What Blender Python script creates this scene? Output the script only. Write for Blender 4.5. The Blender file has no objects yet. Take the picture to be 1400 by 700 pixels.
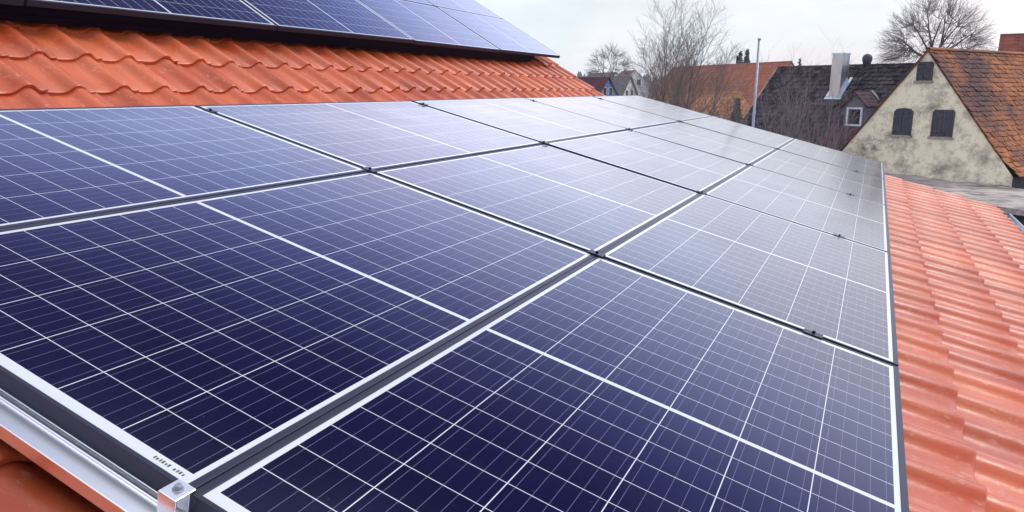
import bpy, math, random
import numpy as np
from mathutils import Vector

S = bpy.context.scene
COL = S.collection
R = math.radians
random.seed(7)
rng = np.random.default_rng(7)

# ------------------------------------------------------------------ camera
CAM = np.array([2.8221, -0.6506, 0.0665])
FPX, PITCH, YAW = 990.69, 0.2254, 0.4578
cd = bpy.data.cameras.new("camera")
cam = bpy.data.objects.new("camera", cd)
COL.objects.link(cam)
cam.location = CAM
cam.rotation_euler = (math.pi / 2 - PITCH, 0, YAW)
cd.sensor_fit = 'HORIZONTAL'
cd.sensor_width = 36
cd.lens = FPX / 1400 * 36
cd.clip_start = 0.02
cd.clip_end = 3000
S.camera = cam

# ------------------------------------------------------------------ world, sun, exposure
SUN_EL, SUN_AZ = R(48), R(38)          # azimuth clockwise from +Y
W = bpy.data.worlds.new("World")
S.world = W
W.use_nodes = True
nt = W.node_tree
nt.nodes.clear()
wo = nt.nodes.new('ShaderNodeOutputWorld')
bg = nt.nodes.new('ShaderNodeBackground')
sky = nt.nodes.new('ShaderNodeTexSky')
sky.sky_type = 'NISHITA'
sky.sun_disc = False
sky.sun_elevation = SUN_EL
sky.sun_rotation = SUN_AZ
sky.air_density = 1.0
sky.dust_density = 1.5
tc = nt.nodes.new('ShaderNodeTexCoord')
mp = nt.nodes.new('ShaderNodeMapping')
mp.inputs['Scale'].default_value = (1.0, 1.0, 2.6)
mp.inputs['Location'].default_value = (0.35, 0.1, 0.0)
nz = nt.nodes.new('ShaderNodeTexNoise')
nz.inputs['Scale'].default_value = 2.3
nz.inputs['Detail'].default_value = 5
nz.inputs['Roughness'].default_value = 0.55
sep = nt.nodes.new('ShaderNodeSeparateXYZ')
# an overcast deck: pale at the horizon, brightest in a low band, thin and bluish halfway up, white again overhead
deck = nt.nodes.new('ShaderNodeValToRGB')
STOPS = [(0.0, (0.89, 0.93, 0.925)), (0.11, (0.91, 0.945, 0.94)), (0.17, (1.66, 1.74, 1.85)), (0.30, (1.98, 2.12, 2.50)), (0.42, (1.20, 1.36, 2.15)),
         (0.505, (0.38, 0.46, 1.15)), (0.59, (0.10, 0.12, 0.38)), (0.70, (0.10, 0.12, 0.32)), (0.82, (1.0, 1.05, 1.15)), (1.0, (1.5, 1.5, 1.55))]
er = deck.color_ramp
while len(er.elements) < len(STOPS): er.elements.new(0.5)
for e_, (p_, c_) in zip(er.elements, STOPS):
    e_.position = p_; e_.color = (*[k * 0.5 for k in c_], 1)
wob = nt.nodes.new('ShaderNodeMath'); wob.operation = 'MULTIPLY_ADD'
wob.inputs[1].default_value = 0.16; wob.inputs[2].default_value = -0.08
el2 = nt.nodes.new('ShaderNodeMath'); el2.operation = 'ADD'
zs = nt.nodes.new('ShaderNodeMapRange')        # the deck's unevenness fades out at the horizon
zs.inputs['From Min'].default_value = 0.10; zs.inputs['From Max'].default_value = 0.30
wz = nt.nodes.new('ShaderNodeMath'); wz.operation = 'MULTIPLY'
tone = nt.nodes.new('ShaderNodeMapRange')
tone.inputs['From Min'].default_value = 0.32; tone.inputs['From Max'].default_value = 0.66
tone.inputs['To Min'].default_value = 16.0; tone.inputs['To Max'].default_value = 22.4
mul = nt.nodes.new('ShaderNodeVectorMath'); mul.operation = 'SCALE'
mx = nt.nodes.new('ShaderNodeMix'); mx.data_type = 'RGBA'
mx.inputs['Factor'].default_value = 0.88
L = nt.links.new
L(tc.outputs['Generated'], mp.inputs['Vector'])
L(mp.outputs['Vector'], nz.inputs['Vector'])
L(tc.outputs['Generated'], sep.inputs[0])
L(nz.outputs['Fac'], wob.inputs[0])
L(sep.outputs['Z'], zs.inputs['Value'])
L(wob.outputs[0], wz.inputs[0]); L(zs.outputs[0], wz.inputs[1])
L(sep.outputs['Z'], el2.inputs[0]); L(wz.outputs[0], el2.inputs[1])
L(el2.outputs[0], deck.inputs['Fac'])
L(nz.outputs['Fac'], tone.inputs['Value'])
L(deck.outputs['Color'], mul.inputs[0]); L(tone.outputs['Result'], mul.inputs['Scale'])
L(sky.outputs['Color'], mx.inputs[6])
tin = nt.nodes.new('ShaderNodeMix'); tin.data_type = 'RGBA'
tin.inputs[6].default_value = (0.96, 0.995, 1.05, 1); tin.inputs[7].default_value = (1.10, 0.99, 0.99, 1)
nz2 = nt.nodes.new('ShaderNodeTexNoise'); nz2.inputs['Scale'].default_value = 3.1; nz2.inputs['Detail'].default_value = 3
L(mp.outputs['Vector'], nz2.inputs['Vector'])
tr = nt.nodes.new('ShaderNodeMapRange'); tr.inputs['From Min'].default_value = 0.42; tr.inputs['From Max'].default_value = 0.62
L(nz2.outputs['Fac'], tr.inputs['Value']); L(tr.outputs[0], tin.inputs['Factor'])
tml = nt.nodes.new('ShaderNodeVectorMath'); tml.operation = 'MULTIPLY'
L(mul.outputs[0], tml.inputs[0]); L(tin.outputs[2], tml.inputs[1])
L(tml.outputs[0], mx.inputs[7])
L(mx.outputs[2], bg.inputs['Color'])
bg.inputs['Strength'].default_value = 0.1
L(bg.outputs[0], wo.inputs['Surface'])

sl = bpy.data.lights.new("sun", 'SUN')
sl.energy = 1.7
sl.angle = R(22)
sl.color = (1.0, 0.95, 0.88)
so = bpy.data.objects.new("sun", sl)
COL.objects.link(so)
sv = Vector((math.sin(SUN_AZ) * math.cos(SUN_EL), math.cos(SUN_AZ) * math.cos(SUN_EL), math.sin(SUN_EL)))
so.rotation_euler = (-sv).to_track_quat('-Z', 'Y').to_euler()
so.location = (30, -10, 30)

vs = S.view_settings
vs.view_transform = 'Standard'
vs.look = 'None'
vs.exposure = 0.24
vs.gamma = 1
vs.use_curve_mapping = False

# ------------------------------------------------------------------ helpers
def ray(x, y):
    xi = (x - 700) / FPX; h = -(y - 350) / FPX
    cp, sp = math.cos(PITCH), math.sin(PITCH)
    c, s = math.cos(YAW), math.sin(YAW)
    yy = cp + h * sp
    return np.array([c * xi - s * yy, s * xi + c * yy, -sp + h * cp])

def at(x, y, d):
    return CAM + ray(x, y) * d

def V3(*a):
    return np.array(a, float)

def unit(v):
    v = np.array(v, float)
    return v / np.linalg.norm(v)

def tag(o, label=None, cat=None, group=None, kind=None):
    if label: o['label'] = label
    if cat: o['category'] = cat
    if group: o['group'] = group
    if kind: o['kind'] = kind
    return o

def empty(name, loc=(0, 0, 0), label=None, cat=None, group=None):
    o = bpy.data.objects.new(name, None)
    o.empty_display_size = 0.2
    COL.objects.link(o)
    o.location = loc
    return tag(o, label, cat, group)

class MB:
    """collects polygons and becomes ONE mesh object"""
    def __init__(self):
        self.v = []; self.f = []; self.sm = []; self.rnd = []; self.n = 0; self.cur = 0.5
    def add(self, verts, faces, smooth=False, rnd=None):
        verts = np.asarray(verts, float).reshape(-1, 3)
        self.v.append(verts)
        self.rnd.append(np.full(len(verts), self.cur if rnd is None else rnd))
        b = self.n
        self.f += [tuple(b + i for i in q) for q in faces]
        self.sm += [smooth] * len(faces)
        self.n += len(verts)
    def box(self, o, a, b, c):
        """o corner, a, b, c edge vectors"""
        o, a, b, c = (np.array(k, float) for k in (o, a, b, c))
        P = [o, o + a, o + a + b, o + b, o + c, o + a + c, o + a + b + c, o + b + c]
        F = [(0, 3, 2, 1), (4, 5, 6, 7), (0, 1, 5, 4), (1, 2, 6, 5), (2, 3, 7, 6), (3, 0, 4, 7)]
        if np.dot(np.cross(a, b), c) < 0: F = [q[::-1] for q in F]
        self.add(P, F)
    def cbox(self, ctr, ax, ay, az, sx, sy, sz):
        ax, ay, az = unit(ax), unit(ay), unit(az)
        self.box(np.array(ctr) - ax * sx / 2 - ay * sy / 2 - az * sz / 2, ax * sx, ay * sy, az * sz)
    def tube(self, pts, rads, n=6, cap=True, smooth=True, rnd=None):
        pts = [np.array(p, float) for p in pts]
        vs_, fs = [], []
        ref = V3(0.31, 0.17, 0.93)
        for i, p in enumerate(pts):
            d = pts[min(i + 1, len(pts) - 1)] - pts[max(i - 1, 0)]
            l = np.linalg.norm(d); d = d / l if l > 1e-9 else V3(0, 0, 1)
            a = np.cross(d, ref if abs(d @ ref) < 0.95 else V3(1, 0, 0)); a /= np.linalg.norm(a)
            b = np.cross(d, a)
            for k in range(n):
                t = 2 * math.pi * k / n
                vs_.append(p + (a * math.cos(t) + b * math.sin(t)) * rads[i])
        for i in range(len(pts) - 1):
            for k in range(n):
                k2 = (k + 1) % n
                fs.append((i * n + k, i * n + k2, (i + 1) * n + k2, (i + 1) * n + k))
        if cap:
            fs.append(tuple(range(n))[::-1])
            fs.append(tuple((len(pts) - 1) * n + k for k in range(n)))
        self.add(vs_, fs, smooth, rnd)
    def build(self, name, mat, parent=None, bevel=0, loc=None):
        me = bpy.data.meshes.new(name)
        me.from_pydata(np.concatenate(self.v).tolist(), [], self.f)
        me.polygons.foreach_set('use_smooth', self.sm)
        at_ = me.attributes.new('rnd', 'FLOAT', 'POINT')
        at_.data.foreach_set('value', np.concatenate(self.rnd).astype(np.float32))
        me.materials.append(mat)
        me.update()
        o = bpy.data.objects.new(name, me)
        COL.objects.link(o)
        if parent is not None: o.parent = parent
        if loc is not None: o.location = loc
        if bevel:
            m = o.modifiers.new('bevel', 'BEVEL'); m.width = bevel; m.segments = 2; m.limit_method = 'ANGLE'
        return o

def copy_tree(o, parent=None):
    c = o.copy(); COL.objects.link(c)
    if parent is not None: c.parent = parent
    for ch in list(o.children): copy_tree(ch, c)
    return c

# ------------------------------------------------------------------ materials
def mat(name):
    m = bpy.data.materials.new(name); m.use_nodes = True
    n = m.node_tree.nodes
    p = n['Principled BSDF']
    return m, m.node_tree, p

def plain(name, col, rough=0.6, metal=0.0, spec=0.5):
    m, t, p = mat(name)
    p.inputs['Base Color'].default_value = (*col, 1)
    p.inputs['Roughness'].default_value = rough
    p.inputs['Metallic'].default_value = metal
    p.inputs['Specular IOR Level'].default_value = spec
    return m

def N(t, kind, **kw):
    n = t.nodes.new(kind)
    for k, v in kw.items():
        if k in n.inputs: n.inputs[k].default_value = v
        else: setattr(n, k, v)
    return n

def M(t, op, a, b=None, c=None, clamp=False):
    n = t.nodes.new('ShaderNodeMath'); n.operation = op; n.use_clamp = clamp
    for i, x in enumerate((a, b, c)):
        if x is None: continue
        if isinstance(x, (int, float)): n.inputs[i].default_value = x
        else: t.links.new(x, n.inputs[i])
    return n.outputs[0]

def mixc(t, fac, a, b):
    n = t.nodes.new('ShaderNodeMix'); n.data_type = 'RGBA'
    for s, x in ((n.inputs['Factor'], fac), (n.inputs[6], a), (n.inputs[7], b)):
        if isinstance(x, tuple): s.default_value = (*x, 1) if len(x) == 3 else x
        elif isinstance(x, (int, float)): s.default_value = x
        else: t.links.new(x, s)
    return n.outputs[2]

def noise(t, scale, detail=4, rough=0.55, vec=None, vscale=None):
    if vec is None:
        tcn = t.nodes.new('ShaderNodeTexCoord'); vec = tcn.outputs['Object']
    if vscale:
        mpn = t.nodes.new('ShaderNodeMapping'); mpn.inputs['Scale'].default_value = vscale
        t.links.new(vec, mpn.inputs['Vector']); vec = mpn.outputs['Vector']
    n = t.nodes.new('ShaderNodeTexNoise')
    n.inputs['Scale'].default_value = scale; n.inputs['Detail'].default_value = detail; n.inputs['Roughness'].default_value = rough
    t.links.new(vec, n.inputs['Vector'])
    return n.outputs['Fac']

def ramp(t, fac, lo, hi, a=0.0, b=1.0):
    n = t.nodes.new('ShaderNodeMapRange')
    n.inputs['From Min'].default_value = lo; n.inputs['From Max'].default_value = hi
    n.inputs['To Min'].default_value = a; n.inputs['To Max'].default_value = b
    t.links.new(fac, n.inputs['Value'])
    return n.outputs['Result']

def attr(t, name='rnd'):
    n = t.nodes.new('ShaderNodeAttribute'); n.attribute_name = name
    return n.outputs['Fac']

def bump(t, p, h, strength=0.3, dist=0.01):
    b = t.nodes.new('ShaderNodeBump'); b.inputs['Strength'].default_value = strength; b.inputs['Distance'].default_value = dist
    t.links.new(h, b.inputs['Height']); t.links.new(b.outputs[0], p.inputs['Normal'])

def glazed_tile():
    m, t, p = mat('glazed_clay')
    r = attr(t)
    base = mixc(t, r, (0.40, 0.058, 0.014), (0.57, 0.118, 0.038))
    n1 = noise(t, 5.5, 5, 0.62)
    base = mixc(t, ramp(t, n1, 0.42, 0.72, 0, 0.5), base, (0.48, 0.14, 0.060))
    n2 = noise(t, 26, 4, 0.7, vscale=(1.0, 2.2, 1.0))
    base = mixc(t, ramp(t, n2, 0.58, 0.76, 0, 0.6), base, (0.64, 0.42, 0.27))
    n3 = noise(t, 2.1, 3)
    base = mixc(t, ramp(t, n3, 0.52, 0.75, 0, 0.42), base, (0.22, 0.032, 0.016))
    t.links.new(base, p.inputs['Base Color'])
    t.links.new(ramp(t, n1, 0.3, 0.7, 0.30, 0.48), p.inputs['Roughness'])
    p.inputs['IOR'].default_value = 1.45
    n5 = noise(t, 140, 3, 0.7)
    base = mixc(t, ramp(t, n5, 0.60, 0.76, 0, 0.5), base, (0.20, 0.05, 0.03))
    n6 = noise(t, 17, 5, 0.75)
    base = mixc(t, ramp(t, n6, 0.62, 0.72, 0, 0.45), base, (0.30, 0.17, 0.10))
    t.links.new(base, p.inputs['Base Color'])
    bump(t, p, noise(t, 70, 4, 0.65), 0.22, 0.004)
    return m

def old_tile(name, c1, c2, moss, lo, hi, dark=(0.03, 0.025, 0.03), dlo=0.5, dhi=0.75, dscale=0.5, rough=0.85, mscale=0.8):
    m, t, p = mat(name)
    base = mixc(t, attr(t), c1, c2)
    n1 = noise(t, mscale, 6, 0.65)
    base = mixc(t, ramp(t, n1, lo, hi, 0, 0.9), base, moss)
    n2 = noise(t, dscale, 5, 0.6, vscale=(1.3, 0.9, 1.1))
    base = mixc(t, ramp(t, n2, dlo, dhi, 0, 0.9), base, dark)
    n3 = noise(t, 9, 4, 0.7)
    base = mixc(t, ramp(t, n3, 0.45, 0.75, 0, 0.55), base, dark)
    t.links.new(base, p.inputs['Base Color'])
    p.inputs['Roughness'].default_value = rough
    p.inputs['Specular IOR Level'].default_value = 0.25
    bump(t, p, n3, 0.5, 0.03)
    return m

def plaster(name, col, stain=(0.16, 0.15, 0.13), lo=0.5, hi=0.72, amount=0.8):
    m, t, p = mat(name)
    n1 = noise(t, 1.1, 9, 0.74, vscale=(1, 1, 1.3))
    base = mixc(t, ramp(t, n1, lo, hi, 0, amount), col, stain)
    n2 = noise(t, 3.2, 6, 0.7)
    base = mixc(t, ramp(t, n2, 0.50, 0.66, 0, amount), base, tuple(k * 0.52 for k in col))
    n4 = noise(t, 11, 5, 0.75, vscale=(1, 1, 0.7))
    base = mixc(t, ramp(t, n4, 0.56, 0.70, 0, amount), base, tuple(k * 0.45 for k in col))
    n3 = noise(t, 0.55, 3)
    base = mixc(t, ramp(t, n3, 0.45, 0.7, 0, 0.5), base, tuple(min(1, k * 1.12) for k in col))
    t.links.new(base, p.inputs['Base Color'])
    p.inputs['Roughness'].default_value = 0.92
    p.inputs['Specular IOR Level'].default_value = 0.15
    bump(t, p, n2, 0.5, 0.04)
    return m

def weathered(name, c1, c2, scale=3, rough=0.8, vscale=(1, 1, 1), lo=0.35, hi=0.65, metal=0.0):
    # metals stay smooth, everything else gets a little relief
    m, t, p = mat(name)
    n1 = noise(t, scale, 6, 0.65, vscale=vscale)
    t.links.new(mixc(t, ramp(t, n1, lo, hi), c1, c2), p.inputs['Base Color'])
    p.inputs['Roughness'].default_value = rough
    p.inputs['Metallic'].default_value = metal
    if metal < 0.5: bump(t, p, n1, 0.3, 0.02)
    return m

PW, PH = 1.749, 1.0186      # one solar panel: length along the roof, height up the slope
def cell_glass():
    m, t, p = mat('solar_glass')
    tcn = t.nodes.new('ShaderNodeTexCoord')
    s = t.nodes.new('ShaderNodeSeparateXYZ'); t.links.new(tcn.outputs['Object'], s.inputs[0])
    x, y = s.outputs['X'], s.outputs['Y']
    xm = M(t, 'SUBTRACT', M(t, 'ABSOLUTE', M(t, 'SUBTRACT', x, PW / 2)), 0.0065)
    cx = (PW / 2 - 0.0065 - 0.030) / 10
    tx = M(t, 'DIVIDE', xm, cx)
    cy = (PH - 2 * 0.027) / 6
    ty = M(t, 'DIVIDE', M(t, 'SUBTRACT', y, 0.027), cy)
    def gap(tv, w):
        return M(t, 'GREATER_THAN', M(t, 'ABSOLUTE', M(t, 'SUBTRACT', M(t, 'FRACT', tv), 0.5)), 0.5 - w / 2)
    gx = gap(tx, 0.0018 / cx)
    gy = gap(ty, 0.0021 / cy)
    out = M(t, 'MAXIMUM', M(t, 'LESS_THAN', tx, 0.0), M(t, 'GREATER_THAN', tx, 10.0))
    out = M(t, 'MAXIMUM', out, M(t, 'MAXIMUM', M(t, 'LESS_THAN', ty, 0.0), M(t, 'GREATER_THAN', ty, 6.0)))
    bus = gap(M(t, 'ADD', M(t, 'MULTIPLY', ty, 5.0), 0.5), 0.0011 / (cy / 5))
    white = M(t, 'MAXIMUM', M(t, 'MAXIMUM', gx, gy), out)
    # one slightly different blue per cell
    cv = t.nodes.new('ShaderNodeCombineXYZ')
    oi = t.nodes.new('ShaderNodeObjectInfo')
    t.links.new(M(t, 'FLOOR', M(t, 'MULTIPLY', M(t, 'SUBTRACT', x, PW / 2), 1 / cx)), cv.inputs[0])
    t.links.new(M(t, 'FLOOR', ty), cv.inputs[1])
    t.links.new(M(t, 'MULTIPLY', oi.outputs['Random'], 50.0), cv.inputs[2])
    wn = t.nodes.new('ShaderNodeTexWhiteNoise'); wn.noise_dimensions = '3D'; t.links.new(cv.outputs[0], wn.inputs['Vector'])
    fl = noise(t, 55, 2, 0.5)
    k = M(t, 'ADD', M(t, 'MULTIPLY', wn.outputs['Value'], 0.6), M(t, 'MULTIPLY', fl, 0.4))
    cell = mixc(t, k, (0.0008, 0.0005, 0.009), (0.0024, 0.0018, 0.021))
    c = mixc(t, M(t, 'MULTIPLY', bus, 0.5), cell, (0.24, 0.22, 0.34))
    c = mixc(t, white, c, (0.58, 0.62, 0.585))
    sp_ = noise(t, 130, 2, 0.6)
    c = mixc(t, ramp(t, sp_, 0.72, 0.80, 0, 0.10), c, (0.45, 0.45, 0.46))
    st_ = noise(t, 6, 5, 0.7, vscale=(2.2, 0.6, 1))
    c = mixc(t, ramp(t, st_, 0.55, 0.85, 0, 0.012), c, (0.40, 0.40, 0.42))
    t.links.new(c, p.inputs['Base Color'])
    d = noise(t, 2.2, 5, 0.6)
    t.links.new(ramp(t, d, 0.3, 0.7, 0.12, 0.18), p.inputs['Roughness'])
    p.inputs['IOR'].default_value = 1.45
    p.inputs['Specular Tint'].default_value = (0.50, 0.56, 1.0, 1)
    return m

MT = {}
MT['tile'] = glazed_tile()
MT['glass'] = cell_glass()
MT['frame'] = plain('black_anodised', (0.027, 0.029, 0.047), 0.40, 0.0, 0.2)
MT['black_rail'] = plain('black_rail', (0.003, 0.003, 0.010), 0.6, 0, 0.06)
MT['alu'] = weathered('mill_aluminium', (0.84, 0.87, 0.89), (0.88, 0.90, 0.91), 30, 0.28, (1, 1, 1), 0.3, 0.7, 1.0)
MT['steel'] = weathered('galvanised_steel', (0.24, 0.26, 0.29), (0.36, 0.38, 0.41), 9, 0.45, (1, 1, 1), 0.3, 0.7, 0.6)
MT['zinc'] = weathered('zinc_sheet', (0.38, 0.45, 0.52), (0.56, 0.62, 0.68), 4, 0.3, (1, 1, 1), 0.3, 0.7, 0.95)
MT['ink'] = plain('printed_ink', (0.05, 0.06, 0.05), 0.6)
MT['wall'] = plaster('house_plaster', (0.62, 0.58, 0.50), amount=0.3)
MT['gable'] = plaster('stained_plaster', (0.83, 0.75, 0.52), (0.14, 0.125, 0.095), 0.49, 0.64, 0.92)
MT['blue_wall'] = plaster('blue_plaster', (0.14, 0.36, 0.62), (0.10, 0.28, 0.50), 0.5, 0.8, 0.4)
MT['white_wall'] = plaster('white_plaster', (0.75, 0.74, 0.71), (0.5, 0.5, 0.48), 0.5, 0.8, 0.3)
MT['cream_wall'] = plaster('cream_plaster', (0.68, 0.56, 0.36), (0.4, 0.34, 0.25), 0.5, 0.8, 0.4)
MT['board_shade'] = weathered('boards_and_painted_shade', (0.018, 0.018, 0.028), (0.035, 0.033, 0.045), 6, 0.8, (6, 6, 0.5))  # boards; near-black also paints the shade on side and shed walls
MT['shutter'] = weathered('weathered_shutter', (0.030, 0.028, 0.040), (0.085, 0.078, 0.095), 5, 0.8, (9, 9, 0.6))
MT['dormer_front'] = weathered('grey_boards', (0.10, 0.095, 0.11), (0.19, 0.18, 0.20), 5, 0.8, (1, 1, 6))
MT['roofR2'] = old_tile('brown_red_tiles', (0.055, 0.026, 0.030), (0.13, 0.065, 0.062), (0.06, 0.045, 0.045), 0.45, 0.7)
MT['hood'] = plain('dark_sheet', (0.035, 0.03, 0.045), 0.6)
MT['stone'] = weathered('sill_stone', (0.22, 0.20, 0.16), (0.38, 0.35, 0.28), 5, 0.9)
MT['roofA'] = old_tile('orange_mossy_tiles', (0.32, 0.12, 0.055), (0.56, 0.20, 0.062), (0.20, 0.13, 0.05), 0.50, 0.72, (0.085, 0.052, 0.050), 0.37, 0.56, 0.30)
MT['roofB'] = old_tile('black_mossy_tiles', (0.005, 0.004, 0.008), (0.095, 0.072, 0.076), (0.15, 0.14, 0.125), 0.56, 0.78, (0.008, 0.007, 0.012), 0.46, 0.66, 0.6)
MT['roofC'] = old_tile('red_orange_tiles', (0.34, 0.10, 0.040), (0.46, 0.15, 0.060), (0.22, 0.10, 0.06), 0.5, 0.8, (0.15, 0.06, 0.05), 0.52, 0.8, 0.3)
MT['roofD'] = old_tile('ochre_tiles', (0.44, 0.17, 0.055), (0.54, 0.23, 0.085), (0.25, 0.14, 0.06), 0.5, 0.8, (0.2, 0.09, 0.05), 0.55, 0.85, 0.5)
MT['roofE'] = old_tile('brick_red_tiles', (0.20, 0.055, 0.035), (0.32, 0.09, 0.05), (0.16, 0.06, 0.05), 0.5, 0.8, (0.09, 0.035, 0.035), 0.5, 0.75, 0.6)
MT['roofR'] = old_tile('dark_red_tiles', (0.085, 0.020, 0.028), (0.14, 0.035, 0.040), (0.06, 0.03, 0.03), 0.5, 0.8)
MT['felt'] = weathered('weathered_felt', (0.10, 0.088, 0.078), (0.44, 0.39, 0.33), 2.6, 0.95, (0.6, 1.7, 1), 0.34, 0.58)
MT['wood'] = weathered('pale_wood', (0.45, 0.34, 0.22), (0.60, 0.48, 0.33), 4, 0.8)
MT['white_paint'] = plain('white_paint', (0.78, 0.79, 0.78), 0.5)
MT['chim'] = weathered('chimney_cladding', (0.56, 0.50, 0.42), (0.64, 0.58, 0.50), 1.2, 0.5, (1, 1, 0.4), 0.3, 0.7, 0.2)
MT['pane'] = plain('window_glass', (0.015, 0.018, 0.03), 0.08)
MT['bark'] = weathered('grey_bark', (0.10, 0.085, 0.075), (0.19, 0.165, 0.15), 8, 0.9)
MT['twig'] = plain('bare_twigs', (0.22, 0.175, 0.155), 0.9)
MT['bark_dark'] = weathered('dark_bark', (0.045, 0.038, 0.042), (0.09, 0.075, 0.075), 8, 0.9)
MT['twig_dark'] = plain('dark_twigs', (0.10, 0.085, 0.085), 0.9)
MT['twig_mid'] = plain('brown_grey_twigs', (0.17, 0.145, 0.14), 0.9)
MT['twig_pale'] = plain('pale_twigs', (0.25, 0.21, 0.205), 0.9)
def foliage(name, c1, c2):
    m, t, p = mat(name)
    t.links.new(mixc(t, attr(t), c1, c2), p.inputs['Base Color'])
    p.inputs['Roughness'].default_value = 0.8
    return m
MT['conifer'] = foliage('conifer_needles', (0.012, 0.030, 0.026), (0.035, 0.070, 0.050))
MT['hedge'] = foliage('hedge_leaves', (0.015, 0.025, 0.020), (0.045, 0.060, 0.040))
MT['forest'] = foliage('forest_foliage', (0.020, 0.035, 0.033), (0.055, 0.065, 0.055))
def grass():
    m, t, p = mat('winter_grass')
    n1 = noise(t, 0.15, 6)
    t.links.new(mixc(t, ramp(t, n1, 0.35, 0.65), (0.06, 0.075, 0.03), (0.13, 0.11, 0.07)), p.inputs['Base Color'])
    p.inputs['Roughness'].default_value = 0.95
    return m
MT['grass'] = grass()
MT['hill'] = weathered('hill_ground', (0.03, 0.045, 0.035), (0.07, 0.07, 0.05), 0.02, 0.95)

GZ = -6.5     # ground level

# ------------------------------------------------------------------ tiled roof surfaces
PROF_S = [(0.0, -0.001), (0.10, -0.002), (0.24, -0.003), (0.36, -0.001), (0.43, 0.006), (0.49, 0.018), (0.545, 0.031), (0.60, 0.038),
          (0.655, 0.040), (0.71, 0.038), (0.765, 0.030), (0.82, 0.017), (0.88, 0.006), (0.94, 0.006), (1.03, 0.009)]
PROF_F = [(0.0, 0.0), (0.03, 0.008), (0.5, 0.014), (0.97, 0.008), (1.0, 0.0)]
PROF_L = [(0.02, 0.0), (0.5, 0.012), (0.98, 0.0)]

def tile_sheet(mb, O, eu, ev, en, u0, nu, v0, nv, w, e, prof=PROF_S, lift=0.022, thick=0.018, jit=0.002, bend=None, seed=1, skip=None, rough_u=0.0):
    """nv courses of nu tiles, every tile its own lapped clay body; v runs down the slope"""
    rg = np.random.default_rng(seed)
    O, eu, ev, en = np.array(O, float), unit(eu), unit(ev), unit(en)
    T = np.array([p[0] for p in prof]); Hh = np.array([p[1] for p in prof]); n = len(T)
    for j in range(nv):
        for i in range(nu):
            if skip and skip(i, j): continue
            a = rg.normal(0, jit); b = rg.normal(0, jit); sx = rg.normal(0, rough_u)
            u = u0 + (i + T) * w + sx
            ya, yb = v0 + j * e - 0.03, v0 + (j + 1) * e + rg.normal(0, jit * 1.2)
            tilt = a * (T - 0.5) * 2
            rows = [(ya, Hh + tilt * 0.3), (yb - 0.007, Hh + lift + tilt + b), (yb, Hh + lift - 0.005 + tilt + b), ]
            P = []
            for yv, hh in rows:
                off = (bend(yv) if bend else 0.0)
                P.append(O + u[:, None] * eu + yv * ev + (hh + off)[:, None] * en)
            front = P[2] - 0.001 * ev
            low = P[2] - en * (thick - 0.005) - ev * 0.002
            top = np.concatenate(P)
            F = [(r * n + k, r * n + k + 1, (r + 1) * n + k + 1, (r + 1) * n + k) for r in range(2) for k in range(n - 1)]
            q = rg.random()
            mb.add(top, F, True, q)
            mb.add(np.concatenate([P[2], low]), [(k, k + 1, n + k + 1, n + k) for k in range(n - 1)], True, q)
            # right flank of the tile
            fl = np.array([P[0][-1], P[1][-1], P[2][-1], low[-1], P[0][-1] - en * 0.012])
            mb.add(fl, [(0, 1, 2, 3, 4)], False, q)
            fl = np.array([P[0][0], P[1][0], P[2][0], low[0], P[0][0] - en * 0.012])
            mb.add(fl, [(0, 1, 2, 3, 4)], False, q)

# ------------------------------------------------------------------ ground and hills
def sheet(name, pts, mat_, kind='structure'):
    mb = MB(); mb.add(pts, [tuple(range(len(pts)))])
    o = mb.build(name, mat_); o['kind'] = kind
    return o
sheet('ground', [(-1500, -1500, GZ), (1500, -1500, GZ), (1500, 1500, GZ), (-1500, 1500, GZ)], MT['grass'])

# ------------------------------------------------------------------ the house under the camera
RP = 0.2512                                   # pitch of the lower roof
A = V3(math.cos(RP), 0, -math.sin(RP))        # down the lower slope
B = V3(0, 1, 0)                               # along the roof
NN = V3(math.sin(RP), 0, math.cos(RP))
UP = R(31.5)                                  # pitch of the upper roof
A2 = V3(math.cos(UP), 0, -math.sin(UP))
N2 = V3(math.sin(UP), 0, math.cos(UP))
TW, TE = 0.245, 0.316
YV = 9.06                                     # far verge
nU = 54
U0 = 0.213 - 0.64 * TW
U0 += math.floor((YV - 0.01 - nU * TW - U0) / TW + 0.5) * TW
house = empty('tiled_house', (0, 0, GZ), 'house with glossy red pantile roof in two pitches carrying the solar panels', 'house')
def hpart(mb, name, m, bevel=0, parent=None):
    o = mb.build(name, m, parent or house, bevel)
    if parent is None: o.location = (0, 0, -GZ)
    return o
mb = MB()
O2 = V3(-0.689, 0, 0.094) - N2 * 0.060        # foot line of the course that shows complete
tile_sheet(mb, O2, B, A2, N2, U0, nU, -11 * TE, 12, TW, TE, jit=0.0024, seed=3, thick=0.022, rough_u=0.002)
upper = hpart(mb, 'upper_roof', MT['tile'])
mb = MB()
OL = -NN * (0.125 + 0.060)
TE1 = 0.335
tile_sheet(mb, OL, B, A, NN, U0, nU, 3.32 - 11 * TE1, 14, TW, TE1, prof=[(t_, h_ * 0.82) for t_, h_ in PROF_S], jit=0.0022, seed=4, lift=0.018, rough_u=0.002)
lower = hpart(mb, 'lower_roof', MT['tile'])
VE = 3.32 + 3 * TE1                     # eave, measured down the slope
ridge_x = -0.689 - 11 * TE * math.cos(UP)
ridge_z = 0.094 + 11 * TE * math.sin(UP)
mb = MB()
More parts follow.
